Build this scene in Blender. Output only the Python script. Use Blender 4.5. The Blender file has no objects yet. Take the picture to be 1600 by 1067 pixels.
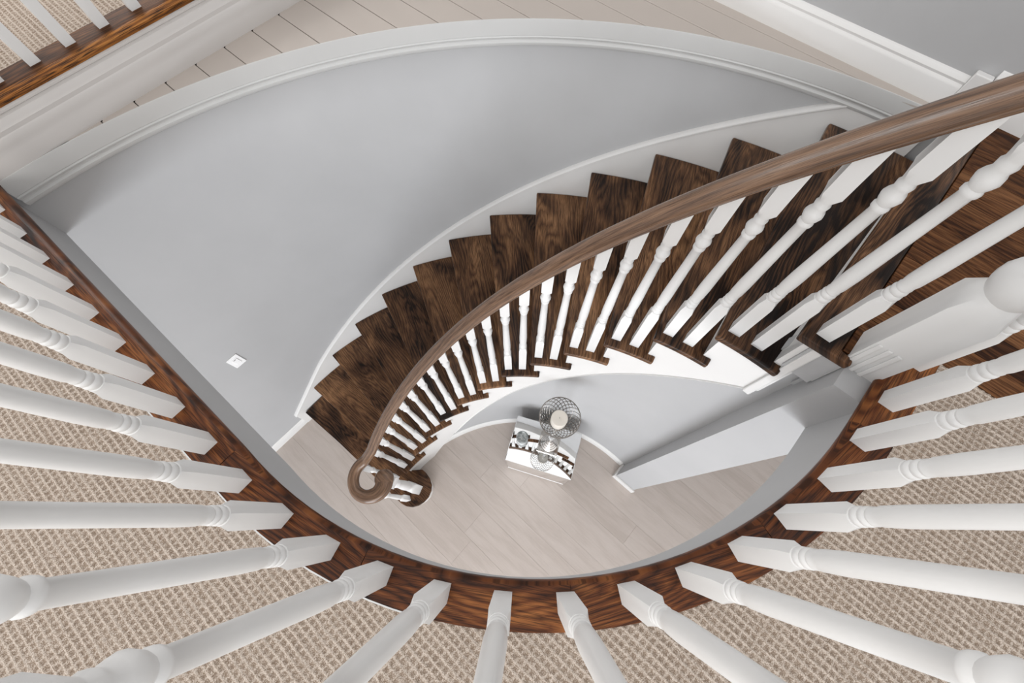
import bpy, bmesh, math, random
import numpy as np
from mathutils import Matrix, Vector
random.seed(7); np.random.seed(7)
S = bpy.context.scene
COL = S.collection
R_ = math.radians

# ------------------------------------------------------------------ camera
cam_d = bpy.data.cameras.new('camera'); cam = bpy.data.objects.new('camera', cam_d); COL.objects.link(cam)
cam_d.sensor_width = 36; cam_d.lens = 15.237; cam_d.clip_start = 0.01
f_ = Vector((-0.259, 0.270, -0.927)).normalized()
r_ = Vector((0.744, 0.668, -0.014)); r_ = (r_ - f_ * r_.dot(f_)).normalized()
u_ = r_.cross(f_).normalized()
M = Matrix((r_, u_, -f_)).transposed().to_4x4(); M.translation = (0, 0, 1.0376)
cam.matrix_world = M
S.camera = cam
# ------------------------------------------------------------------ world, lights, exposure
W = bpy.data.worlds.new('world'); S.world = W; W.use_nodes = True
bg = W.node_tree.nodes['Background']; bg.inputs[0].default_value = (0.99, 0.99, 1.0, 1); bg.inputs[1].default_value = 1.08
def area(name, loc, aim, size, size_y, power, col):
    d = bpy.data.lights.new(name, 'AREA'); d.shape = 'RECTANGLE'; d.size = size; d.size_y = size_y; d.energy = power; d.color = col
    o = bpy.data.objects.new(name, d); COL.objects.link(o); o.location = loc
    o.rotation_euler = (Vector(aim) - Vector(loc)).to_track_quat('-Z', 'Y').to_euler()
    return o
area('upper_window_light', (0.4, -4.2, 2.2), (0.0, 0.2, -0.2), 2.6, 1.8, 74, (1.0, 0.97, 0.93))
area('hall_fill_light', (-4.6, 1.0, 2.0), (0.4, 0.3, -0.6), 2.2, 1.7, 70, (1.0, 0.985, 0.96))  # unseen fill added to lift the east fascia and return wall
area('lower_side_fill_light', (2.2, -4.4, -1.3), (-0.2, 0.6, -2.2), 2.6, 1.9, 150, (0.87, 0.93, 1.0))  # fill lamp put in to brighten the lower level, stands for no known window
area('lower_overhead_fill_light', (0.9, -1.5, -0.31), (0.3, -0.2, -1.9), 1.6, 1.0, 34, (1.0, 0.97, 0.95))  # extra lamp added under the slab to raise light on the lower area
vs = S.view_settings; vs.view_transform = 'Standard'; vs.look = 'None'; vs.gamma = 1; vs.use_curve_mapping = False
vs.exposure = 0.17

# ------------------------------------------------------------------ materials
def newmat(name):
    m = bpy.data.materials.new(name); m.use_nodes = True
    nt = m.node_tree; b = nt.nodes['Principled BSDF']
    return m, nt, b
def N(nt, t, **kw):
    n = nt.nodes.new(t)
    for k, v in kw.items(): setattr(n, k, v)
    return n
def ramp(nt, fac, stops):
    r = N(nt, 'ShaderNodeValToRGB'); e = r.color_ramp.elements
    while len(e) < len(stops): e.new(0.5)
    for el, (p, c) in zip(e, stops): el.position = p; el.color = (*c, 1)
    nt.links.new(fac, r.inputs[0]); return r.outputs[0]
def mathn(nt, op, a, b=None, clamp=False):
    n = N(nt, 'ShaderNodeMath', operation=op); n.use_clamp = clamp
    for i, v in enumerate((a, b)):
        if v is None: continue
        if isinstance(v, (int, float)): n.inputs[i].default_value = v
        else: nt.links.new(v, n.inputs[i])
    return n.outputs[0]
def mix(nt, fac, a, b, mode='MIX'):
    n = N(nt, 'ShaderNodeMix', data_type='RGBA', blend_type=mode)
    for i, v in ((0, fac), (6, a), (7, b)):
        if isinstance(v, (int, float)): n.inputs[i].default_value = v
        elif isinstance(v, tuple): n.inputs[i].default_value = (*v, 1)
        else: nt.links.new(v, n.inputs[i])
    return n.outputs[2]
def noise(nt, vec, scale, detail=4, rough=0.55, dist=0.0):
    n = N(nt, 'ShaderNodeTexNoise'); n.inputs['Scale'].default_value = scale; n.inputs['Detail'].default_value = detail
    n.inputs['Roughness'].default_value = rough; n.inputs['Distortion'].default_value = dist
    nt.links.new(vec, n.inputs['Vector']); return n.outputs['Fac']
def mapping(nt, vec, sc=(1, 1, 1), loc=(0, 0, 0)):
    n = N(nt, 'ShaderNodeMapping'); n.inputs['Scale'].default_value = sc; n.inputs['Location'].default_value = loc
    nt.links.new(vec, n.inputs['Vector']); return n.outputs[0]
def paint(name, col, rough=0.6, bump=0.02, spec=0.3):
    m, nt, b = newmat(name)
    tc = N(nt, 'ShaderNodeTexCoord')
    f = noise(nt, tc.outputs['Object'], 3.0, 3)
    c = ramp(nt, f, [(0.3, tuple(x * 0.975 for x in col)), (0.7, tuple(min(1, x * 1.02) for x in col))])
    nt.links.new(c, b.inputs['Base Color']); b.inputs['Roughness'].default_value = rough
    b.inputs['Specular IOR Level'].default_value = spec
    if bump:
        bp = N(nt, 'ShaderNodeBump'); bp.inputs['Strength'].default_value = bump; bp.inputs['Distance'].default_value = 0.002
        nt.links.new(noise(nt, tc.outputs['Object'], 220, 2), bp.inputs['Height']); nt.links.new(bp.outputs[0], b.inputs['Normal'])
    return m
def wood(name, dark, mid, light, rough=0.32, grain=1.0, blotch=0.5, pore=0.6, ringscale=9.0, vary=0.25, spec=0.5, knots=True):
    """stained oak; the UV map runs in metres, u along the grain"""
    m, nt, b = newmat(name)
    uv = N(nt, 'ShaderNodeUVMap'); oi = N(nt, 'ShaderNodeObjectInfo')
    off = N(nt, 'ShaderNodeCombineXYZ')
    for i, k in enumerate((37.0, 53.0, 11.0)):
        nt.links.new(mathn(nt, 'MULTIPLY', oi.outputs['Random'], k), off.inputs[i])
    va = N(nt, 'ShaderNodeVectorMath', operation='ADD'); nt.links.new(uv.outputs[0], va.inputs[0]); nt.links.new(off.outputs[0], va.inputs[1])
    v = va.outputs[0]
    # growth rings: bent by slow noise into cathedral figures
    warp = noise(nt, mapping(nt, v, (1.2, 6.5, 1)), 1.0, 2, 0.5, 0.5)
    sep = N(nt, 'ShaderNodeSeparateXYZ'); nt.links.new(v, sep.inputs[0])
    y = mathn(nt, 'ADD', mathn(nt, 'MULTIPLY', sep.outputs[1], ringscale), mathn(nt, 'MULTIPLY', warp, 16.0 * grain))
    fine = noise(nt, mapping(nt, v, (8, 90, 1)), 1.0, 3)
    y = mathn(nt, 'ADD', y, mathn(nt, 'MULTIPLY', fine, 0.9))
    ring = mathn(nt, 'POWER', mathn(nt, 'PINGPONG', y, 0.5), 0.7)
    streak = noise(nt, mapping(nt, v, (3.0, 120, 1)), 1.0, 4, 0.65)
    pores = noise(nt, mapping(nt, v, (16, 520, 1)), 1.0, 2, 0.5)
    bl = noise(nt, mapping(nt, v, (2.6, 7.0, 1)), 1.0, 3, 0.5, 0.8)
    f = mathn(nt, 'ADD', mathn(nt, 'MULTIPLY', ring, 0.50), mathn(nt, 'MULTIPLY', streak, 0.42))
    f = mathn(nt, 'ADD', f, mathn(nt, 'MULTIPLY', mathn(nt, 'SUBTRACT', bl, 0.5), blotch * 1.5))
    f = mathn(nt, 'ADD', f, mathn(nt, 'MULTIPLY', mathn(nt, 'SUBTRACT', oi.outputs['Random'], 0.5), vary))
    c = ramp(nt, f, [(0.12, dark), (0.45, mid), (0.85, light)])
    pm = ramp(nt, pores, [(0.40, (1 - pore,) * 3), (0.52, (1, 1, 1))])
    c = mix(nt, 1.0, c, pm, 'MULTIPLY')
    nt.links.new(c, b.inputs['Base Color'])
    rr = mathn(nt, 'ADD', mathn(nt, 'MULTIPLY', streak, 0.18), rough - 0.08)
    nt.links.new(rr, b.inputs['Roughness']); b.inputs['Specular IOR Level'].default_value = spec
    bp = N(nt, 'ShaderNodeBump'); bp.inputs['Strength'].default_value = 0.25; bp.inputs['Distance'].default_value = 0.0015
    nt.links.new(mathn(nt, 'ADD', pores, streak), bp.inputs['Height']); nt.links.new(bp.outputs[0], b.inputs['Normal'])
    return m
M_gray = paint('wall_paint_grey', (0.437, 0.437, 0.440), 0.7)
M_white = paint('trim_paint_white', (0.715, 0.705, 0.69), 0.42, 0.01)
M_bal = paint('baluster_paint_white', (0.72, 0.715, 0.705), 0.35, 0.0)
M_cap = paint('moulding_paint_white', (0.60, 0.60, 0.59), 0.45, 0.01)
M_fascia = paint('fascia_paint_warm_white', (0.575, 0.55, 0.53), 0.5, 0.01)
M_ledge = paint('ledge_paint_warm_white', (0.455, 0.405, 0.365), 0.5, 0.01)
M_switch = paint('switch_plastic_white', (0.86, 0.86, 0.86), 0.3, 0)
M_gap = paint('dark_gap', (0.035, 0.015, 0.010), 0.9, 0)
M_tread = wood('tread_dark_oak', (0.011, 0.005, 0.003), (0.115, 0.054, 0.026), (0.33, 0.172, 0.082), 0.30, 1.0, 0.95, 0.6, 45, 0.30, 0.2)
M_nose = wood('nosing_red_oak', (0.014, 0.004, 0.002), (0.120, 0.036, 0.010), (0.36, 0.135, 0.038), 0.36, 1.0, 0.8, 0.6, 50, 0.1, 0.22)
M_rail = wood('handrail_oak', (0.085, 0.045, 0.026), (0.185, 0.105, 0.062), (0.29, 0.178, 0.110), 0.22, 0.3, 0.35, 0.4, 40, 0.0, 0.5)
M_land = wood('landing_oak', (0.030, 0.010, 0.004), (0.125, 0.050, 0.019), (0.27, 0.128, 0.055), 0.52, 0.9, 0.5, 0.55, 50, 0.35, 0.12)
M_hall_lit = wood('hall_nosing_lit_oak', (0.06, 0.018, 0.005), (0.33, 0.120, 0.022), (0.58, 0.27, 0.07), 0.30, 0.15, 0.25, 0.85, 70, 0.0, 0.25)  # bright orange carries the light falling on the hall nosing's front face
M_floor = wood('floor_pale_oak', (0.455, 0.395, 0.355), (0.505, 0.445, 0.405), (0.545, 0.485, 0.445), 0.42, 0.25, 0.45, 0.04, 8, 0.30, 0.30)

def carpet_mat(name, PX, PY):
    m, nt, b = newmat(name)
    tc = N(nt, 'ShaderNodeTexCoord'); v = tc.outputs['Object']
    sep = N(nt, 'ShaderNodeSeparateXYZ'); nt.links.new(v, sep.inputs[0])
    jit = noise(nt, v, 160, 2)
    def wav(o, P):
        a = mathn(nt, 'ADD', mathn(nt, 'MULTIPLY', o, 2 * math.pi / P), mathn(nt, 'MULTIPLY', mathn(nt, 'SUBTRACT', jit, 0.5), 2.2))
        return mathn(nt, 'ADD', mathn(nt, 'MULTIPLY', mathn(nt, 'COSINE', a), 0.5), 0.5)
    wx, wy = wav(sep.outputs[0], PX), wav(sep.outputs[1], PY)
    rib = mathn(nt, 'POWER', mathn(nt, 'MAXIMUM', mathn(nt, 'MULTIPLY', wx, 0.88), wy), 2.2)
    yarn = noise(nt, v, 480, 2, 0.7)
    f = mathn(nt, 'ADD', mathn(nt, 'MULTIPLY', rib, 0.55), mathn(nt, 'MULTIPLY', mathn(nt, 'SUBTRACT', yarn, 0.5), 3.0))
    c = ramp(nt, f, [(-0.0, (0.235, 0.175, 0.13)), (0.34, (0.43, 0.36, 0.30)), (0.75, (0.60, 0.52, 0.45))])
    nt.links.new(c, b.inputs['Base Color']); b.inputs['Roughness'].default_value = 0.95; b.inputs['Specular IOR Level'].default_value = 0.1
    bp = N(nt, 'ShaderNodeBump'); bp.inputs['Strength'].default_value = 0.7; bp.inputs['Distance'].default_value = 0.002
    nt.links.new(yarn, bp.inputs['Height']); nt.links.new(bp.outputs[0], b.inputs['Normal'])
    return m
PX, PY = 0.0145, 0.0157
M_carpet = carpet_mat('carpet_beige_waffle', PX, PY)
def simple(name, col, rough, metal=0.0, trans=0.0, ior=1.45, alpha=1.0):
    m, nt, b = newmat(name)
    tc = N(nt, 'ShaderNodeTexCoord'); f = noise(nt, tc.outputs['Object'], 25, 2)
    c = ramp(nt, f, [(0.3, tuple(x * 0.97 for x in col)), (0.7, col)]); nt.links.new(c, b.inputs['Base Color'])
    b.inputs['Roughness'].default_value = rough; b.inputs['Metallic'].default_value = metal
    b.inputs['Transmission Weight'].default_value = trans; b.inputs['IOR'].default_value = ior
    return m
M_mirror = simple('mirror_glass', (0.93, 0.94, 0.94), 0.015, 1.0)
M_silver = simple('antique_silver', (0.72, 0.69, 0.66), 0.22, 1.0)
M_wire = simple('silver_wire', (0.27, 0.25, 0.23), 0.35, 1.0)
M_glass = simple('clear_glass', (0.97, 0.98, 0.98), 0.03, 0.0, 0.9, 1.2)
M_block = simple('smoked_mirror_block', (0.62, 0.60, 0.57), 0.05, 0.9)
M_smoke = simple('mercury_glass', (0.42, 0.45, 0.45), 0.18, 0.55)
nt_ = M_smoke.node_tree; e_ = [n for n in nt_.nodes if n.type == 'VALTORGB'][0].color_ramp.elements; e_[0].color = (0.16, 0.18, 0.18, 1); e_[1].color = (0.55, 0.57, 0.56, 1)
[n for n in nt_.nodes if n.type == 'TEX_NOISE'][0].inputs['Scale'].default_value = 55
M_wax = simple('ivory_wax', (0.86, 0.81, 0.73), 0.5)
M_wick = simple('wick', (0.06, 0.05, 0.04), 0.9)

# ------------------------------------------------------------------ helpers
def tag(o, label=None, cat=None, group=None, kind=None):
    if label: o['label'] = label
    if cat: o['category'] = cat
    if group: o['group'] = group
    if kind: o['kind'] = kind
    return o
def link(name, me, parent=None, loc=(0, 0, 0), rz=0.0):
    o = bpy.data.objects.new(name, me); COL.objects.link(o); o.location = loc; o.rotation_euler = (0, 0, rz)
    if parent: o.parent = parent
    return o
def empty(name, loc=(0, 0, 0), rz=0.0):
    o = link(name, None, None, loc, rz); o.empty_display_size = 0.05; return o
def mk(name, V, F, mat, uv=None, smooth=None):
    """mesh data; uv is one (u, v) per vertex; smooth = sharp angle in degrees"""
    me = bpy.data.meshes.new(name)
    me.from_pydata([tuple(map(float, v)) for v in V], [], F); me.materials.append(mat)
    if uv is not None:
        L = me.uv_layers.new(name='UVMap'); idx = np.zeros(len(me.loops), dtype=np.int32); me.loops.foreach_get('vertex_index', idx)
        L.data.foreach_set('uv', np.asarray(uv, dtype=np.float32)[idx].ravel())
    bm = bmesh.new(); bm.from_mesh(me); bmesh.ops.recalc_face_normals(bm, faces=bm.faces); bm.to_mesh(me); bm.free()
    if smooth:
        me.polygons.foreach_set('use_smooth', [True] * len(me.polygons)); me.set_sharp_from_angle(angle=R_(smooth))
    me.update(); return me
def sweep(path, prof, closed=False, cap=True, scale=None):
    """profile (d, z) swept along a path of (x, y, z); d is measured to the left of travel"""
    P = np.array(path, float); n = len(P); k = len(prof)
    if closed: T = np.roll(P, -1, 0) - np.roll(P, 1, 0)
    else:
        T = np.gradient(P, axis=0)
    T[:, 2] = 0; T /= np.linalg.norm(T, axis=1)[:, None]
    L = np.stack([-T[:, 1], T[:, 0], 0 * T[:, 0]], 1)
    s = np.concatenate([[0], np.cumsum(np.linalg.norm(np.diff(P, axis=0), axis=1))])
    pl = np.concatenate([[0], np.cumsum([math.dist(prof[i], prof[i + 1]) for i in range(k - 1)])])
    V = []; UV = []
    for i in range(n):
        for j, (d, z) in enumerate(prof):
            V.append(P[i] + L[i] * d * (scale[i] if scale is not None else 1.0) + np.array([0, 0, z])); UV.append((s[i], pl[j]))
    F = []
    m = n if closed else n - 1
    for i in range(m):
        a, b = i * k, ((i + 1) % n) * k
        for j in range(k):
            j2 = (j + 1) % k
            F.append((a + j, a + j2, b + j2, b + j))
    if cap and not closed:
        F.append(tuple(range(k))); F.append(tuple((n - 1) * k + j for j in range(k)))
    return V, F, UV
def prism(name, poly, z0, z1, mat, bevel=0.0, seg=2, uvaxis='x', smooth=None):
    """extruded plan polygon with rounded edges; u runs along x or y"""
    bm = bmesh.new()
    a = [bm.verts.new((x, y, z1)) for x, y in poly]
    f = bm.faces.new(a); r = bmesh.ops.extrude_face_region(bm, geom=[f])
    for v in r['geom']:
        if isinstance(v, bmesh.types.BMVert): v.co.z = z0
    bmesh.ops.recalc_face_normals(bm, faces=bm.faces)
    if bevel: bmesh.ops.bevel(bm, geom=[e for e in bm.edges if e.calc_face_angle(0) > R_(25)], offset=bevel, segments=seg, profile=0.5, affect='EDGES', clamp_overlap=True)
    uvl = bm.loops.layers.uv.new('UVMap')
    for fc in bm.faces:
        for l in fc.loops:
            c = l.vert.co; w = c.z * 0.7
            l[uvl].uv = (c.x, c.y + w) if uvaxis == 'x' else (c.y, c.x + w)
    me = bpy.data.meshes.new(name); bm.to_mesh(me); bm.free(); me.materials.append(mat)
    if smooth:
        me.polygons.foreach_set('use_smooth', [True] * len(me.polygons)); me.set_sharp_from_angle(angle=R_(smooth))
    return me
def box(name, x0, x1, y0, y1, z0, z1, mat, bevel=0.0, **kw):
    return prism(name, [(x0, y0), (x1, y0), (x1, y1), (x0, y1)], z0, z1, mat, bevel, **kw)
def arc(c, r, a0, a1, n):
    return [(c[0] + r * math.cos(R_(a0 + (a1 - a0) * i / n)), c[1] + r * math.sin(R_(a0 + (a1 - a0) * i / n))) for i in range(n + 1)]
def turned(name, rings, mat, nseg=16, smooth=38):
    """rings of (z, half size, kind) with kind s (square) or r (round)"""
    V = []; F = []
    for z, s, kind in rings:
        for i in range(nseg):
            a = 2 * math.pi * (i + 0.0) / nseg + math.pi / 4
            rr = s if kind == 'r' else s / max(abs(math.cos(a)), abs(math.sin(a)))
            V.append((rr * math.cos(a), rr * math.sin(a), z))
    for k in range(len(rings) - 1):
        for i in range(nseg):
            j = (i + 1) % nseg; F.append((k * nseg + i, k * nseg + j, (k + 1) * nseg + j, (k + 1) * nseg + i))
    F.append(tuple(range(nseg))); F.append(tuple((len(rings) - 1) * nseg + i for i in range(nseg)))
    return mk(name, V, F, mat, None, smooth)
def baluster_mesh(name, H, base, topblock, s=0.0185, dz=0.0):
    b = base; t = H - topblock
    rg = [(0, s, 's'), (b - 0.004, s, 's'), (b + 0.020, s * 0.96, 'r'), (b + 0.021, s * 0.84, 'r'), (b + 0.025, s * 0.92, 'r'), (b + 0.030, s * 0.955, 'r'),
          (b + 0.035, s * 0.92, 'r'), (b + 0.038, s * 0.78, 'r'), (b + 0.042, s * 0.88, 'r'), (b + 0.047, s * 0.92, 'r'), (b + 0.052, s * 0.88, 'r'), (b + 0.055, s * 0.75, 'r'),
          (b + 0.059, s * 0.84, 'r'), (b + 0.063, s * 0.86, 'r'), (b + 0.067, s * 0.78, 'r'), (b + 0.082, s * 0.90, 'r'), (b + 0.13, s * 0.93, 'r')]
    q = t - 0.075
    rg += [(q - 0.10, s * 0.76, 'r'), (q - 0.004, s * 0.68, 'r'), (q, s * 0.84, 'r'), (q + 0.007, s * 0.88, 'r'), (q + 0.013, s * 0.72, 'r'),
           (q + 0.02, s * 0.90, 'r'), (q + 0.032, s * 1.08, 'r'), (q + 0.042, s * 0.95, 'r'), (q + 0.050, s * 0.74, 'r'), (q + 0.056, s * 0.80, 'r'),
           (q + 0.063, s * 0.86, 'r'), (q + 0.069, s * 0.72, 'r'), (q + 0.075, s * 0.80, 'r'), (q + 0.098, s, 's'), (H, s, 's')]
    return turned(name, rg, M_bal)

# ------------------------------------------------------------------ layout numbers (metres; upper floor z = 0, camera above x = y = 0)
C = (0.273, -0.299)            # centre of the winding stair
RISE = 0.195; T0 = 90.714; DT = 7.635
RI, RO = 1.10, 2.14            # tread ends
RW = 2.17                      # outer curved wall
ZF = -14 * RISE                # lower floor
OC = (-0.56, 0.69); RO1 = 1.012  # rounded end of the opening
def th(k): return T0 + DT * k
def zline(a): return -(a - T0) / DT * RISE
def pc(r, a, c=C): return (c[0] + r * math.cos(R_(a)), c[1] + r * math.sin(R_(a)))

# opening edge: south side (slightly skewed), quarter round, east side
def opening(off, yend=1.012, xs=-1.90, n=36):
    pts = []
    for i in range(9):
        x = xs + (OC[0] - 0.03 - xs) * i / 8
        pts.append((x, -0.364 + (x + 1.85) * 0.0335 - off))
    a0 = -89.0
    r = RO1 + off
    pts += [p for p in arc(OC, r, a0, 0, n)]
    pts += [(OC[0] + r, OC[1] + (yend - OC[1]) * i / 6) for i in range(1, 7)]
    return pts

# ------------------------------------------------------------------ structure: lower floor with planks
fl = tag(link('floor', box('floor', -2.4, 4.5, -4.5, 2.2, ZF - 0.06, ZF - 0.006, M_floor)), 'pale oak plank floor at the foot of the stairs', 'floor', kind='structure')
seams = [-1.24, -1.05, -0.83, -0.604, -0.38, -0.154, 0.006, 0.167, 0.40, 0.58, 0.76, 0.93, 1.10, 1.30, 1.50, 1.70, 1.90]
for i in range(len(seams) - 1):
    x = -1.9 - random.random() * 0.8
    while x < 2.6:
        ln = 1.5 + random.random() * 0.7
        a, b = max(x, -1.9), min(x + ln, 2.6)
        if b - a > 0.05:
            g = 0.0003; y0, y1 = seams[i], seams[i + 1]
            me = box('plank', a + g, b - g, y0 + g, y1 - g, ZF - 0.01, ZF, M_floor, 0.0007, seg=1)
            link('plank', me, fl)
        x += ln

# ------------------------------------------------------------------ structure: walls (paint grey, moulded trim white)
def wall_strip(name, pts, z0, z1, mat, thick=0.0, smooth=40):
    V = []; F = []
    tops = z1 if hasattr(z1, '__len__') else [z1] * len(pts)
    bots = z0 if hasattr(z0, '__len__') else [z0] * len(pts)
    P = np.array(pts, float); T = np.gradient(P, axis=0); T /= np.linalg.norm(T, axis=1)[:, None]; Lf = np.stack([-T[:, 1], T[:, 0]], 1)
    for i, (x, y) in enumerate(pts):
        ox, oy = P[i] + Lf[i] * thick
        V += [(x, y, bots[i]), (x, y, tops[i]), (ox, oy, tops[i]), (ox, oy, bots[i])]
    for i in range(len(pts) - 1):
        a, b = 4 * i, 4 * i + 4
        for j in range(4): F.append((a + j, a + (j + 1) % 4, b + (j + 1) % 4, b + j))
    F += [(0, 1, 2, 3), tuple(4 * (len(pts) - 1) + j for j in range(4))]
    return mk(name, V, F, mat, None, smooth)
# outer wall: straight along the west, quarter circle, to the north; path runs so that "left" is away from the well
west_path = [(C[0] - RW, -4.4), (C[0] - RW, -2.0), (C[0] - RW, -0.7)] + [pc(RW, a) for a in np.linspace(180, 90, 61)] + [(0.45, C[1] + RW), (2.4, C[1] + RW)]
tops = [-0.05] * len(west_path)
tag(link('wall_west', wall_strip('wall_west', west_path, ZF, tops, M_gray, 0.10)), 'grey painted outer wall curving round the staircase', 'wall', kind='structure')
YN = C[1] + RW + 0.004          # north wall plane
tag(link('wall_north', box('wall_north', -5.0, 2.6, YN, YN + 0.12, -0.06, 2.5, M_gray)), 'grey wall rising behind the corner ledge and landing', 'wall', kind='structure')
RWI = 1.178
in_path = [pc(RWI, a) for a in np.linspace(84.3, 182, 66)]
in_top = [-0.05 if a < 90 else max(ZF + 0.012, zline(np.clip(a, 90.7, 200)) - 0.30) for a in np.linspace(84.3, 182, 66)]
tag(link('wall_stair', wall_strip('wall_stair', in_path, ZF, in_top, M_gray, -0.05)), 'curved grey wall closing in the space under the stairs', 'wall', kind='structure')
tag(link('wall_east', box('wall_east', 0.388, 0.556, 0.763, 1.85, ZF, -0.03, M_gray)), 'end of the grey wall beside the lower doorway', 'wall', kind='structure')
# fascia of the opening
fo = opening(0.028, 0.862)[:-1] + [(0.480, 0.850), (0.478, 0.8585), (0.470, 0.861), (0.43, 0.861), (0.378, 0.861)]
tag(link('wall_south', wall_strip('wall_south', fo, -0.285, -0.012, M_gray, -0.02)), 'narrow grey fascia under the rounded edge of the upper floor', 'wall', kind='structure')
tag(link('trim_1', box('trim_1', 0.300, 0.381, 0.822, 0.90, -0.176, -0.027, M_gray)), 'small grey boxed fascia below the landing corner', 'trim', kind='structure')
# upper floor slab, ring between opening and far edges
ob = opening(0.045, 1.86)
V = []; F = []
far = []
for i, (x, y) in enumerate(ob):
    if i <= 8: far.append((x - 0.001 * 0, -3.6))
    elif i <= 8 + 37:
        t = (i - 8) / 37.0
        far.append((OC[0] + t * 2 * (3.6 + 0 * OC[0]) if t < 0.5 else 3.2, -3.6 if t < 0.5 else -3.6 + (t - 0.5) * 2 * (3.6 + OC[1])))
    else: far.append((3.2, y))
far = [(min(p[0], 3.2), p[1]) for p in far]
n = len(ob)
for z in (-0.014, -0.285):
    V += [(x, y, z) for x, y in ob]; V += [(x, y, z) for x, y in far]
for i in range(n - 1):
    F.append((i, i + 1, n + i + 1, n + i)); F.append((2 * n + i, 2 * n + i + 1, 3 * n + i + 1, 3 * n + i))
    F.append((i, i + 1, 2 * n + i + 1, 2 * n + i))
tag(link('floor_upper', mk('floor_upper', V, F, M_white)), 'upper floor deck around the rounded stair opening', 'floor', kind='structure')

# carpet: woven waffle pile as a real relief
def carpet(name, x0, x1, y0, y1, z, keep, step=0.0025, depth=0.0025):
    nx, ny = int((x1 - x0) / step) + 1, int((y1 - y0) / step) + 1
    X, Y = np.meshgrid(x0 + np.arange(nx) * step, y0 + np.arange(ny) * step)
    jx = 0.0012 * np.sin(Y * 91) + 0.0008 * np.sin(Y * 37 + X * 23); jy = 0.0012 * np.sin(X * 77) + 0.0008 * np.sin(X * 29 + Y * 31)
    rx = 0.5 + 0.5 * np.cos(2 * np.pi * (X + jx) / PX); ry = 0.5 + 0.5 * np.cos(2 * np.pi * (Y + jy) / PY)
    h = np.maximum(0.88 * rx, ry) ** 2.2 + (np.random.rand(*X.shape) - 0.5) * 0.7
    Z = z - depth + depth * h
    km = keep(X, Y)
    q = km[:-1, :-1] & km[1:, :-1] & km[:-1, 1:] & km[1:, 1:]
    idx = np.arange(nx * ny).reshape(ny, nx)
    Q = np.stack([idx[:-1, :-1][q], idx[:-1, 1:][q], idx[1:, 1:][q], idx[1:, :-1][q]], 1)
    used = np.unique(Q); re = np.full(nx * ny, -1, dtype=np.int32); re[used] = np.arange(len(used)); Q = re[Q]
    co = np.stack([X.ravel(), Y.ravel(), Z.ravel()], 1)[used].astype(np.float32)
    me = bpy.data.meshes.new(name); me.vertices.add(len(co)); me.vertices.foreach_set('co', co.ravel())
    me.loops.add(Q.size); me.loops.foreach_set('vertex_index', Q.ravel().astype(np.int32))
    me.polygons.add(len(Q)); me.polygons.foreach_set('loop_start', (np.arange(len(Q)) * 4).astype(np.int32))
    me.polygons.foreach_set('loop_total', np.full(len(Q), 4, dtype=np.int32))
    me.polygons.foreach_set('use_smooth', np.ones(len(Q), dtype=bool))
    me.update(calc_edges=True); me.materials.append(M_carpet)
    return me
def keep_main(X, Y):
    south = Y < (-0.364 + (X + 1.85) * 0.0335 - 0.06)
    rr = np.hypot(X - OC[0], Y - OC[1])
    ok = np.where(X < OC[0], south, np.where(Y < OC[1], rr > RO1 + 0.065, X > OC[0] + RO1 + 0.065))
    return ok & (Y < 0.966)
parts = carpet('carpet', -2.0, 1.0, -1.05, 0.97, 0.004, lambda X, Y: keep_main(X, Y) & ((Y < -0.25) | (X > 0.0)) & (Y > -1.02 + 0.0 * X) & (Y > -0.40 - 0.60 * (X + 2.0) - 0.35) & ((Y > -0.95 + 0.85 * (X - -0.5)) | (X < 0.2)))
tag(link('carpet', parts), 'beige waffle-weave carpet around the rounded opening', 'carpet', kind='stuff')
hall_carpet = carpet('carpet', -2.55, -1.981, -0.36, 0.75, 0.155, lambda X, Y: X < 9)
tag(link('carpet', hall_carpet), 'beige waffle-weave carpet of the raised hall behind plain white balusters', 'carpet', kind='stuff')

# ------------------------------------------------------------------ nosing of the opening, four boards with the grain along each
trn = tag(empty('trim_2'), 'stained oak nosing edging the rounded upper floor', 'trim', kind='structure')
nprof = [(0.0, -0.012), (-0.003, -0.002), (-0.010, 0.005), (-0.018, 0.007), (-0.094, 0.007), (-0.094, -0.012), (-0.03, -0.026), (-0.006, -0.026), (-0.001, -0.02)]
edge = opening(0.0, 1.012)
def nosing(pts, name='nosing_board', chord=True):
    V, F, UV = sweep([(x, y, 0) for x, y in pts], nprof)
    a, b = np.array(pts[0]), np.array(pts[-1]); d = (b - a) / np.linalg.norm(b - a); nrm = np.array([-d[1], d[0]])
    UV = [(float(np.dot(v[:2] - a, d)), float(np.dot(v[:2] - a, nrm)) + v[2]) for v in V]
    link(name, mk(name, V, F, M_nose, UV, 35), trn)
def seg(i, j):
    return edge[i:j + 1]
nosing(seg(0, 8)); nosing(seg(8, 17)); nosing(seg(17, 27)); nosing(seg(27, 37)); nosing(seg(37, 45)); nosing(seg(45, len(edge) - 1))
# thin pale strip between nosing and carpet
st = opening(0.094, 0.2)[6:21]
tag(link('trim_3', mk('trim_3', *sweep([(x, y, 0) for x, y in st], [(0, 0.0), (0, 0.0075), (-0.003, 0.0075), (-0.003, 0.0)])[:2], M_cap)), 'thin pale strip where the carpet meets the oak nosing', 'trim', kind='structure')

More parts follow.
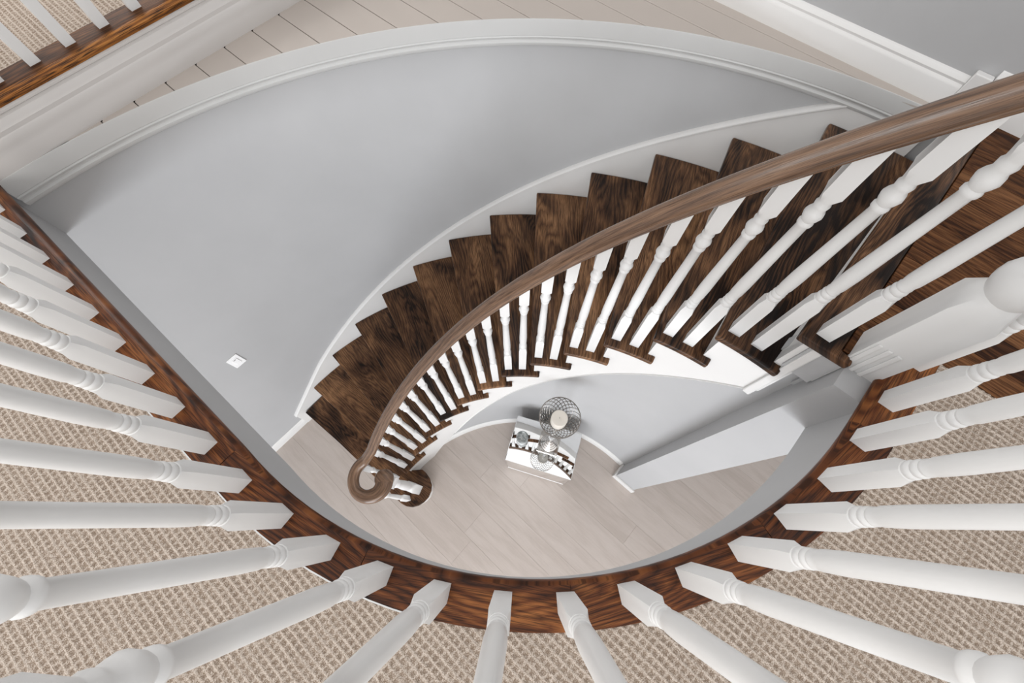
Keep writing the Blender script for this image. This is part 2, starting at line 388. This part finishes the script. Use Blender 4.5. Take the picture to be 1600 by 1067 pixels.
# ------------------------------------------------------------------ landing: oak boards
ld = tag(link('floor_landing', box('floor_landing', 0.27, 1.7, 0.835, YN, -0.05, -0.012, M_land)), 'dark oak board landing at the top of the stairs', 'floor', kind='structure')
link('nosing_board', prism('nosing_board', [(0.253, 1.862), (0.253, 0.806), (0.388, 0.812), (0.384, 0.835), (0.352, 0.838), (0.352, 1.862)], -0.026, 0.004, M_tread, 0.007, 3, 'y', 40), ld)
y = 0.84
while y < 1.855:
    y2 = min(y + (0.0637 if y < 0.96 else 0.0822), 1.866); x = 0.353 - 0; xe0 = 1.65
    start = 0.353
    if y2 < 0.975: xe0 = 0.452
    first = True
    while start < xe0 - 0.02:
        ln = (0.25 + random.random() * 0.5) if first else (0.5 + random.random() * 0.4); first = False
        e = min(start + ln, xe0)
        link('floor_board', box('floor_board', start + 0.0006, e - 0.0006, y + 0.0006, y2 - 0.0006, -0.014, 0.0025, M_land, 0.0012, seg=1), ld)
        start = e
    y = y2

# ------------------------------------------------------------------ corner ledge with painted boards
lg = tag(link('floor_ledge', prism('floor_ledge', [(-1.93, -0.36)] + [(C[0] - RW - 0.02, -0.36)] + [pc(RW + 0.02, a) for a in np.linspace(180, 90, 40)] + [(0.30, YN), (-1.93, YN)], -0.075, -0.030, M_gap)), 'white painted board ledge filling the corner above the curved wall', 'ledge', kind='structure')
ys = [-0.138] + [-0.138 + 0.1217 * i for i in range(1, 17)] + [YN - 0.003]
ZL = -0.014; RL = RW - 0.0415
for i in range(len(ys) - 1):
    y0, y1 = ys[i] + 0.0013, ys[i + 1] - 0.0013
    if y1 - y0 < 0.02: continue
    def xe(y): 
        q = RL * RL - (y - C[1]) ** 2
        return C[0] - math.sqrt(max(q, 0)) - 0.0015
    pts = [(xe(y0 + (y1 - y0) * j / 6), y0 + (y1 - y0) * j / 6) for j in range(7)]
    x0 = -1.8575
    pts = [p for p in pts if p[0] > x0 + 0.0005]
    if len(pts) < 2: continue
    poly = [(x0 + 0.007, pts[0][1]), (pts[0][0], pts[0][1])] + pts[1:] + [(x0, pts[-1][1]), (x0, pts[0][1] + 0.006)]
    link('ledge_board', prism('ledge_board', poly, ZL - 0.014, ZL, M_ledge, 0.0015, 1), lg)
# moulding capping the curved wall: d > 0 is away from the well
cprof = [(0.004, -0.138), (-0.006, -0.137), (-0.013, -0.131), (-0.024, -0.119), (-0.026, -0.111), (-0.021, -0.104), (-0.022, -0.099), (-0.030, -0.092), (-0.033, -0.086), (-0.031, -0.081),
         (-0.034, -0.078), (-0.0435, -0.018), (-0.0432, -0.0125), (-0.0405, -0.0125), (-0.0405, -0.0325), (0.006, -0.0325), (0.006, -0.138)]
cpath = [(C[0] - RW, -0.375, 0), (C[0] - RW, -0.34, 0)] + [(*pc(RW, a), 0) for a in np.linspace(180, 92.0, 70)]
tag(link('trim_4', mk('trim_4', *sweep(cpath, cprof)[:2], M_cap, None, 30)), 'white moulding capping the curved grey wall below the ledge', 'trim', kind='structure')
# raised hall: fascia mouldings, floor, nosing
hprof = [(-1.856, -0.0143), (-1.854, 0.028), (-1.8565, 0.034), (-1.8565, 0.050), (-1.857, 0.056), (-1.858, 0.070), (-1.862, 0.076), (-1.862, 0.088), (-1.866, 0.094), (-1.868, 0.104),
         (-1.873, 0.110), (-1.874, 0.118), (-1.870, 0.121), (-1.870, 0.127), (-1.92, 0.127), (-1.92, -0.0143)]
V, F, UV = sweep([(0, -0.372, 0), (0, 0.5, 0), (0, YN, 0)], [(-x, z) for x, z in hprof])
tag(link('trim_5', mk('trim_5', V, F, M_fascia, None, 30)), 'stepped white mouldings under the raised hall edge', 'trim', kind='structure')
tag(link('floor_hall', box('floor_hall', -5.0, -1.925, -0.37, YN, -0.06, 0.1505, M_carpet)), 'raised hall floor deck behind the corner ledge', 'floor', kind='structure')
tag(link('wall_hall', box('wall_hall', -5.12, -5.0, -0.37, YN + 0.12, -0.06, 2.5, M_gray)), 'grey end wall of the raised hall', 'wall', kind='structure')
hn = tag(empty('trim_6'), 'oak nosing with front edge coloured as lit along the raised hall', 'trim', kind='structure')
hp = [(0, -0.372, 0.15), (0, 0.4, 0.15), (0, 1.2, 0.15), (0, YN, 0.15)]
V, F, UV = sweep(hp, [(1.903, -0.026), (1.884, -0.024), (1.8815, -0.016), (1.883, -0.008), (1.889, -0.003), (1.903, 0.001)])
link('nosing_edge', mk('nosing_edge', V, F, M_hall_lit, UV, 35), hn)
V, F, UV = sweep(hp, [(1.9031, 0.0012), (1.908, 0.0030), (1.984, 0.0042), (1.984, -0.02), (1.9031, -0.026)])
link('nosing_board', mk('nosing_board', V, F, M_land, UV, 35), hn)
# baseboards
bprof = [(0.02, 0.0), (0.02, 0.066), (0.016, 0.074), (0.012, 0.078), (0.014, 0.086), (0.009, 0.094), (0.005, 0.099), (0.0, 0.101), (0.0, 0.0)]
V, F, _ = sweep([(0.205, YN, -0.016), (-0.9, YN, -0.016), (-1.86, YN, -0.016)], bprof)
tag(link('baseboard_north', mk('baseboard_north', V, F, M_white, None, 30)), 'white moulded baseboard along the grey wall at the ledge', 'baseboard', kind='structure')
V, F, _ = sweep([(2.4, YN, 0.003), (1.0, YN, 0.003), (0.258, YN, 0.003)], [(d * 0.9, z * 1.25) for d, z in bprof])
tag(link('baseboard_landing', mk('baseboard_landing', V, F, M_white, None, 30)), 'white baseboard along the landing wall', 'baseboard', kind='structure')
tag(link('trim_7', box('trim_7', 0.206, 0.256, YN - 0.024, YN, -0.016, 0.108, M_white, 0.003)), 'short white block joining the ledge and landing baseboards', 'trim', kind='structure')
b2 = [(d * 0.7, z * 0.95) for d, z in bprof]
V, F, _ = sweep([(C[0] - RW, -0.60, ZF), (C[0] - RW, -1.2, ZF), (C[0] - RW, -4.2, ZF)], b2)
tag(link('baseboard_west', mk('baseboard_west', V, F, M_white, None, 30)), 'white baseboard on the grey wall at the foot of the stairs', 'baseboard', kind='structure')
V, F, _ = sweep([(*pc(RWI, a), ZF) for a in np.linspace(85.2, 172, 60)], [(d, z) for d, z in b2])
tag(link('baseboard_stair', mk('baseboard_stair', V, F, M_white, None, 30)), 'white baseboard curving along the wall under the stairs', 'baseboard', kind='structure')
be = empty('baseboard_east')
tag(be, 'white baseboard wrapping the end of the wall by the lower doorway', 'baseboard', kind='structure')
link('baseboard_piece', box('baseboard_piece', 0.374, 0.388, 0.749, 0.872, ZF, ZF + 0.095, M_white, 0.003), be)
link('baseboard_piece', box('baseboard_piece', 0.388, 0.570, 0.749, 0.763, ZF, ZF + 0.095, M_white, 0.003), be)

# ------------------------------------------------------------------ staircase
st = tag(empty('staircase', (C[0], C[1], ZF)), 'winding staircase of dark oak treads between white stringers', 'staircase')
def stpart(name, me, z=0.0, rz=0.0):
    return link(name, me, st, (0, 0, z - ZF), rz)
poly = [(RO + 0.012, 0), (RI, 0)]
aret = -(DT + 2.85); aback = -(DT + 1.5)
poly += [(RI * math.cos(R_(a)), RI * math.sin(R_(a))) for a in np.linspace(0, aret, 8)[1:]]
poly += [((RI + 0.034) * math.cos(R_(a)), (RI + 0.034) * math.sin(R_(a))) for a in (aret, aback)]
poly += [((RO + 0.012) * math.cos(R_(a)), (RO + 0.012) * math.sin(R_(a))) for a in np.linspace(aback, 0, 8)[:-1]]
tread_me = prism('tread', poly[::-1], -0.028, 0.0, M_tread, 0.007, 3, 'x', 40)
for k in range(1, 13): stpart('tread', tread_me, -k * RISE, R_(th(k)))
a0, a1 = 0, 0
riser_me = box('riser', 1.128, RO + 0.012, -0.016, 0.0, -RISE + 0.0, -0.028, M_white, uvaxis='x')
for k in range(0, 13): stpart('riser', riser_me, -k * RISE, R_(th(k) - 1.25))
def stworld(name, me):
    o = link(name, me, st, (-C[0], -C[1], -ZF)); return o
# curtail step
bull = [(-0.80, -0.251), (-0.757, -0.250), (-0.705, -0.260), (-0.660, -0.283), (-0.630, -0.318), (-0.612, -0.365), (-0.612, -0.414), (-0.625, -0.458), (-0.652, -0.498), (-0.693, -0.526), (-0.739, -0.538), (-0.80, -0.540)]
cp = [(-1.868, -0.590)] + [(-1.45, -0.560), (-1.03, -0.545)] + bull[::-1] + [pc(1.134, 180.85), pc(RO + 0.012, 180.85)]
stworld('tread', prism('tread', cp, -13 * RISE - 0.028, -13 * RISE, M_tread, 0.007, 3, 'x', 40))
def inset(poly, d):
    P = np.array(poly); T = np.roll(P, -1, 0) - np.roll(P, 1, 0); T /= np.linalg.norm(T, axis=1)[:, None]
    return [(x - ty * d, y + tx * d) for (x, y), (tx, ty) in zip(P, T)]
stworld('riser', prism('riser', inset(cp, 0.020), ZF + 0.0, -13 * RISE - 0.026, M_white))
# inner stringer, cut to the steps; its lower edge drops a little faster than the pitch
def sbot(a): return max(ZF, zline(a) - float(np.interp(a, [87, 120, 134, 141, 148.6, 155, 162], [0.49, 0.495, 0.51, 0.56, 0.605, 0.655, 0.68])))
V = []; F = []
cols = []
segs = [(th(k) - 1.25, th(k - 1) - 1.25, -k * RISE - 0.026) for k in range(12, 0, -1)] + [(th(0) - 1.25, 86.6, -0.026)]
for (ah, al, zt) in segs:
    for a in np.linspace(ah, al, 7):
        zb = sbot(a)
        cols.append((a, zb, zt))
ri, ro = 1.130, 1.19
for a, zb, zt in cols:
    x, y = pc(ri, a); x2, y2 = pc(ro, a)
    V += [(x, y, zb), (x, y, zt), (x2, y2, zt), (x2, y2, zb)]
for i in range(len(cols) - 1):
    a, b = 4 * i, 4 * i + 4
    for j in range(4): F.append((a + j, a + (j + 1) % 4, b + (j + 1) % 4, b + j))
F += [(0, 1, 2, 3), tuple(4 * (len(cols) - 1) + j for j in range(4))]
stworld('stringer', mk('stringer', V, F, M_white, None, 30))
# bead along the lower edge of the stringer and the upright trim that ends it
bp_ = [(*pc(ri, a), sbot(a)) for a in np.linspace(158, 87.4, 64)]
V, F, _ = sweep(bp_, [(0.0, 0.0), (-0.004, 0.002), (-0.005, 0.007), (0.0, 0.010)])
stworld('stringer_bead', mk('stringer_bead', V, F, M_white, None, 30))
stworld('end_trim', prism('end_trim', [pc(ri - 0.013, 88.3), pc(ri + 0.02, 88.3), pc(ri + 0.02, 87.0), pc(ri - 0.013, 87.0)], -0.425, -0.028, M_white, 0.004))
# outer skirt along the wall with its cap
aa = np.linspace(90.9, 189.5, 84)
def sk(a): return min(ZL - 0.002, zline(a) + 0.068) if a < 178 else zline(a) + (0.068 if a < 178 else 0.068 - (a - 178) * 0.0045)
def skp(r, a):
    if a <= 180: return pc(r, a)
    return (C[0] - r, C[1] - (R_(a - 180)) * r)
V = []; F = []
r1, r2 = RW - 0.018, RW + 0.005
for a in aa:
    x, y = skp(r1, a); x2, y2 = skp(r2, a); zt = sk(a); zb = max(ZF, zline(a) - 0.42)
    V += [(x, y, zb), (x, y, zt), (x2, y2, zt), (x2, y2, zb)]
for i in range(len(aa) - 1):
    a, b = 4 * i, 4 * i + 4
    for j in range(4): F.append((a + j, a + (j + 1) % 4, b + (j + 1) % 4, b + j))
F += [(0, 1, 2, 3), tuple(4 * (len(aa) - 1) + j for j in range(4))]
stworld('wall_skirt', mk('wall_skirt', V, F, M_white, None, 30))
V, F, _ = sweep([(*skp(RW, a), sk(a)) for a in aa if a > 98.0], [(-0.005, -0.006), (0.020, -0.006), (0.025, 0.000), (0.025, 0.007), (0.018, 0.013), (0.008, 0.017), (-0.005, 0.017)])
stworld('skirt_cap', mk('skirt_cap', V, F, M_white, None, 30))

# ------------------------------------------------------------------ stair railing
sr = tag(empty('stair_railing', (C[0], C[1], ZF)), 'stair railing with curved oak handrail, scroll end and white balusters', 'railing')
def srw(name, me, loc=(0, 0, 0), rz=0.0): return link(name, me, sr, (loc[0] - C[0], loc[1] - C[1], loc[2] - ZF), rz)
RB = 1.153; RR = 1.147
bm1 = baluster_mesh('baluster', 0.795, 0.19, 0.150); bm2 = baluster_mesh('baluster', 0.893, 0.275, 0.155)
for k in range(0, 13):
    a = th(k) - 2.0; srw('baluster', bm1, (*pc(RB, a), -k * RISE - 0.002), R_(a))
    if k:
        a = th(k) - 5.75; srw('baluster', bm2, (*pc(RB, a), -k * RISE - 0.002), R_(a))
rprof = [(-0.019, 0.0), (-0.021, 0.010), (-0.029, 0.016), (-0.033, 0.026), (-0.033, 0.040), (-0.028, 0.053), (-0.018, 0.061), (-0.006, 0.0645), (0.006, 0.0645), (0.018, 0.061), (0.028, 0.053), (0.033, 0.040), (0.033, 0.026), (0.029, 0.016), (0.021, 0.010), (0.019, 0.0)]
ZV = -1.722
path = []
for a in np.linspace(83.5, 180, 110): path.append((*pc(RR, a), zline(a) + 0.722))
VC = np.array((-0.792, -0.432)); ir = np.array((0.744, 0.668)); iu = np.array((-0.668, 0.744))
def sp(phi, r): 
    p = VC + ir * r * math.cos(R_(phi)) + iu * r * math.sin(R_(phi)); return (p[0], p[1])
rads = lambda ph: 0.112 if ph < 215 else 0.112 - ((ph - 215) / 135.0) ** 1.2 * 0.040
vol = [sp(ph, rads(ph)) for ph in np.linspace(140, 348, 44)]
# easing stretch between rail and scroll
p0 = np.array(path[-1][:2]); p1 = np.array(vol[0]); t0v = np.array((0, -1.0)) * 0.10; t1v = (np.array(vol[1]) - p1); t1v = t1v / np.linalg.norm(t1v) * 0.10
ease = []
for t in np.linspace(0, 1, 12)[1:-1]:
    h = (2 * t**3 - 3 * t**2 + 1, t**3 - 2 * t**2 + t, -2 * t**3 + 3 * t**2, t**3 - t**2)
    q = h[0] * p0 + h[1] * t0v + h[2] * p1 + h[3] * t1v; ease.append((q[0], q[1]))
flat = ease + vol
z = path[-1][2]; prev = p0
slope = RISE / (R_(DT) * RR)
for q in flat:
    d = math.dist(prev, q); zz = z - slope * d
    # soften into the level
    if zz < ZV + 0.03: zz = ZV + (z - ZV) * math.exp(-d * 9) if z > ZV else ZV
    z = max(zz, ZV); path.append((q[0], q[1], z)); prev = q
scl = [1.0] * (len(path) - 30) + list(np.linspace(1.0, 1.62, 30) ** 1.0)
V, F, UV = sweep(path, rprof, scale=scl)
srw('handrail', mk('handrail', V, F, M_rail, UV, 45))
# eye of the scroll
ex, ey = sp(2, 0.070)
rg = [(0.0, 0.042, 'r'), (0.010, 0.046, 'r'), (0.018, 0.054, 'r'), (0.030, 0.058, 'r'), (0.042, 0.057, 'r'), (0.053, 0.050, 'r'), (0.061, 0.038, 'r'), (0.0648, 0.020, 'r')]
eye = turned('scroll_eye', rg, M_rail, 32, 60)
L = eye.uv_layers.new(name='UVMap')
for lp in eye.loops: c = eye.vertices[lp.vertex_index].co; L.data[lp.index].uv = (c.x, c.y)
srw('scroll_eye', eye, (ex, ey, ZV + 0.0005))
nw = [(0, 0.034, 's'), (0.24, 0.034, 's'), (0.262, 0.031, 'r'), (0.268, 0.026, 'r'), (0.28, 0.031, 'r'), (0.29, 0.028, 'r'), (0.30, 0.024, 'r'), (0.33, 0.031, 'r'), (0.42, 0.033, 'r'), (0.55, 0.027, 'r'), (0.62, 0.023, 'r'),
      (0.63, 0.029, 'r'), (0.645, 0.030, 'r'), (0.655, 0.024, 'r'), (0.675, 0.033, 'r'), (0.69, 0.035, 'r'), (0.71, 0.026, 'r'), (0.72, 0.03, 'r'), (0.745, 0.034, 's'), (0.82, 0.034, 's')]
srw('newel_post', turned('newel_post', nw, M_bal), (-0.722, -0.380, -13 * RISE - 0.002), R_(20))
bm3 = baluster_mesh('baluster', 0.815, 0.19, 0.155)
srw('baluster', bm3, (-0.722, -0.478, -13 * RISE - 0.002), R_(60))
srw('baluster', bm3, (-0.905, -0.430, -13 * RISE - 0.002), R_(10))

# ------------------------------------------------------------------ balcony railing
br = tag(empty('balcony_railing', (0, 0, 0)), 'landing railing of white turned balusters along the rounded oak nosing', 'railing')
bmB = baluster_mesh('baluster', 0.86, 0.195, 0.165, 0.0188)
cent = []
for n_ in range(0, 12):
    x = -0.505 - 0.0175 - 0.1328 * n_ + 0.0
    cent.append((x, -0.350 - 0.0185 - (x * -1 - 0.5225) * 0.0318, 1.8))
cent.append((-0.392, -0.350, 6)); cent = sorted(cent)
for i in range(9):
    a = -73.7 + 7.13 * i
    rr_ = 1.053 if i < 5 else 1.053 - 0.003 * (i - 4)
    cent.append((*pc(rr_, a, OC), a + 90))
cent += [(0.471, 0.525, 81), (0.484, 0.655, 88), (0.492, 0.785, 90), (0.498, 0.925, 90)]
for x, y, a in cent: link('baluster', bmB, br, (x, y, 0.005), R_(a))
rp = [(-1.93, -0.4135)] + [(x, y) for x, y, a in cent[1:]] + [(0.498, 1.0)]
# resample the rail path smoothly
P = np.array([p for p in rp]); s = np.concatenate([[0], np.cumsum(np.linalg.norm(np.diff(P, axis=0), axis=1))]); ss = np.linspace(0, s[-1], 90)
px_ = np.interp(ss, s, P[:, 0]); py_ = np.interp(ss, s, P[:, 1])
V, F, UV = sweep([(a, b, 0.858) for a, b in zip(px_, py_)], rprof)
link('handrail', mk('handrail', V, F, M_rail, UV, 45), br)
nq = [(-0.17, 0.045, 's'), (0.275, 0.045, 's'), (0.31, 0.044, 'r'), (0.322, 0.037, 'r'), (0.33, 0.041, 'r'), (0.345, 0.047, 'r'), (0.365, 0.049, 'r'), (0.385, 0.045, 'r'), (0.395, 0.036, 'r'), (0.40, 0.036, 'r'), (0.415, 0.042, 'r'),
      (0.44, 0.047, 'r'), (0.46, 0.044, 'r'), (0.475, 0.036, 'r'), (0.50, 0.042, 'r'), (0.58, 0.044, 'r'), (0.68, 0.033, 'r'), (0.70, 0.040, 'r'), (0.72, 0.034, 'r'), (0.75, 0.045, 's'), (1.02, 0.045, 's'), (1.03, 0.052, 's'), (1.045, 0.052, 's'), (1.06, 0.03, 's')]
nwp = link('newel_post', turned('newel_post', nq, M_bal), br, (0.414, 0.876, 0.0))
for i in range(3):
    link('reeding', box('reeding', -0.040 + 0.022 * i, -0.028 + 0.022 * i, -0.0495, -0.044, -0.165, 0.10, M_bal, 0.0025), nwp)

# ------------------------------------------------------------------ raised hall railing
hr = tag(empty('hall_railing', (-1.936, 0, 0.15)), 'white railing with square-based balusters on the raised hall edge', 'railing')
bmH = baluster_mesh('baluster', 0.86, 0.24, 0.165, 0.0170)
for i in range(-5, 14):
    yy = 0.2015 + 0.1135 * i
    link('baluster', bmH, hr, (-1.950 + 1.936 - 0.004 * (yy - 0.0), yy, 0.0))
V, F, UV = sweep([(-0.016, -0.40, 0.855), (-0.016, 0.6, 0.855), (-0.016, 1.85, 0.855)], rprof)
link('handrail', mk('handrail', V, F, M_rail, UV, 45), hr)

# ------------------------------------------------------------------ light switch
sw = tag(empty('light_switch', (C[0] - RW, -0.500, -1.478)), 'white rocker light switch plate on the curved grey wall', 'light switch')
link('switch_plate', box('switch_plate', 0.0, 0.006, -0.036, 0.036, -0.058, 0.058, M_switch, 0.002), sw)
link('rocker', box('rocker', 0.005, 0.0095, -0.017, 0.017, -0.033, 0.033, M_switch, 0.0015), sw)
link('indicator_slot', box('indicator_slot', 0.0090, 0.0100, -0.008, 0.008, 0.022, 0.026, M_gap, 0.0003), sw)

# ------------------------------------------------------------------ mirrored side table and what stands on it
TR = R_(25.0); TC = (-0.172, 0.473); TZ = ZF + 0.56
tb = tag(empty('side_table', (TC[0], TC[1], ZF), TR), 'small mirrored glass side table by the curved wall', 'table')
link('table_top', box('table_top', -0.245, 0.245, -0.169, 0.169, 0.545, 0.56, M_mirror, 0.004), tb)
hx, hy = 0.238, 0.162
for nm, x0, x1, y0, y1 in (('front_panel', -hx, hx, -hy, -hy + 0.012), ('back_panel', -hx, hx, hy - 0.012, hy), ('side_panel', -hx, -hx + 0.012, -hy + 0.0125, hy - 0.0125), ('side_panel', hx - 0.012, hx, -hy + 0.0125, hy - 0.0125)):
    link(nm, box(nm, x0, x1, y0, y1, 0.03, 0.544, M_mirror, 0.003), tb)
for nm, x0, x1, y0, y1 in (('edge_strip', -hx - 0.002, hx + 0.002, -hy - 0.002, -hy + 0.002), ('edge_strip', -hx - 0.002, hx + 0.002, hy - 0.002, hy + 0.002)):
    link(nm, box(nm, x0, x1, y0, y1, 0.028, 0.036, M_switch, 0.001), tb); link(nm, box(nm, x0, x1, y0, y1, 0.530, 0.5445, M_silver, 0.001), tb)
for sx in (-1, 1):
    for sy in (-1, 1):
        link('corner_strip', box('corner_strip', sx * hx - 0.004, sx * hx + 0.004, sy * hy - 0.004, sy * hy + 0.004, 0.028, 0.5445, M_silver, 0.001), tb)
link('plinth', box('plinth', -hx + 0.004, hx - 0.004, -hy + 0.004, hy - 0.004, 0.0, 0.03, M_silver, 0.002), tb)
# candle holder
CH = (-0.160, 0.516); CB = 0.775
ch = tag(empty('candle_holder', (CH[0], CH[1], TZ), TR), 'silver candle holder with wire mesh bowl on the mirrored table', 'candle holder')
link('base_block', box('base_block', -0.075, 0.075, -0.075, 0.075, 0.0, 0.022, M_block, 0.003), ch)
fr = [(0.022, 0.062, 'r'), (0.030, 0.064, 'r'), (0.038, 0.060, 'r'), (0.044, 0.050, 'r'), (0.052, 0.053, 'r'), (0.062, 0.049, 'r'), (0.070, 0.038, 'r'), (0.080, 0.042, 'r'), (0.092, 0.038, 'r'), (0.100, 0.027, 'r'), (0.112, 0.031, 'r'), (0.126, 0.026, 'r'), (0.136, 0.016, 'r'), (0.150, 0.020, 'r'), (0.17, 0.012, 'r')]
link('foot', turned('foot', fr, M_silver, 28, 50), ch)
sm = [(0.17, 0.012, 'r'), (0.22, 0.016, 'r'), (0.27, 0.022, 'r'), (0.33, 0.024, 'r'), (0.40, 0.018, 'r'), (0.46, 0.010, 'r'), (0.48, 0.016, 'r'), (0.50, 0.010, 'r'), (0.56, 0.014, 'r'), (0.66, 0.018, 'r'), (0.735, 0.014, 'r'), (CB - 0.018, 0.022, 'r'), (CB - 0.007, 0.046, 'r'), (CB, 0.046, 'r')]
link('stem', turned('stem', sm, M_glass, 24, 50), ch)
# wire bowl: two families of spiral wires plus rings, all one mesh
V = []; F = []
def wire(pts, r=0.0013, closed=False):
    base = len(V); n = len(pts); P = [Vector(p) for p in pts]
    for i, p in enumerate(P):
        t = (P[(i + 1) % n] - P[i - 1]) if (closed or 0 < i < n - 1) else (P[min(i + 1, n - 1)] - P[max(i - 1, 0)])
        t.normalize(); u = t.orthogonal().normalized(); w = t.cross(u)
        for j in range(4):
            a = j * math.pi / 2; q = p + (u * math.cos(a) + w * math.sin(a)) * r; V.append((q.x, q.y, q.z))
    for i in range(n if closed else n - 1):
        for j in range(4):
            F.append((base + i * 4 + j, base + i * 4 + (j + 1) % 4, base + ((i + 1) % n) * 4 + (j + 1) % 4, base + ((i + 1) % n) * 4 + j))
def bowl(t): return 0.046 + 0.064 * math.sin(t * math.pi / 2) ** 0.9, CB + 0.13 * t ** 1.4
for sgn in (1, -1):
    for i in range(22):
        pts = []
        for j in range(13):
            t = j / 12; r, zz = bowl(t); a = 2 * math.pi * i / 22 + sgn * t * 1.1; pts.append((r * math.cos(a), r * math.sin(a), zz))
        wire(pts, 0.0020)
for t in (0.0, 1.0):
    r, zz = bowl(t); wire([(r * math.cos(a), r * math.sin(a), zz) for a in np.linspace(0, 2 * math.pi, 40, endpoint=False)], 0.003, True)
link('wire_bowl', mk('wire_bowl', V, F, M_wire), ch)
cd = tag(empty('candle', (CH[0], CH[1], TZ + CB)), 'ivory pillar candle standing in the wire bowl', 'candle')
link('wax', turned('wax', [(0, 0.040, 'r'), (0.003, 0.0415, 'r'), (0.02, 0.0445, 'r'), (0.105, 0.0455, 'r'), (0.112, 0.043, 'r'), (0.113, 0.034, 'r'), (0.109, 0.015, 'r'), (0.109, 0.004, 'r')], M_wax, 32, 40), cd)
link('wick', turned('wick', [(0.107, 0.0013, 'r'), (0.118, 0.0012, 'r'), (0.121, 0.0008, 'r')], M_wick, 8), cd)
vt = tag(link('votive_jar', turned('votive_jar', [(0, 0.036, 'r'), (0.006, 0.041, 'r'), (0.075, 0.043, 'r'), (0.09, 0.044, 'r'), (0.096, 0.042, 'r'), (0.097, 0.036, 'r'), (0.091, 0.033, 'r'), (0.090, 0.006, 'r')], M_smoke, 28, 35), None, (-0.326, 0.411, TZ)), 'small grey glass jar on the mirrored table', 'jar')
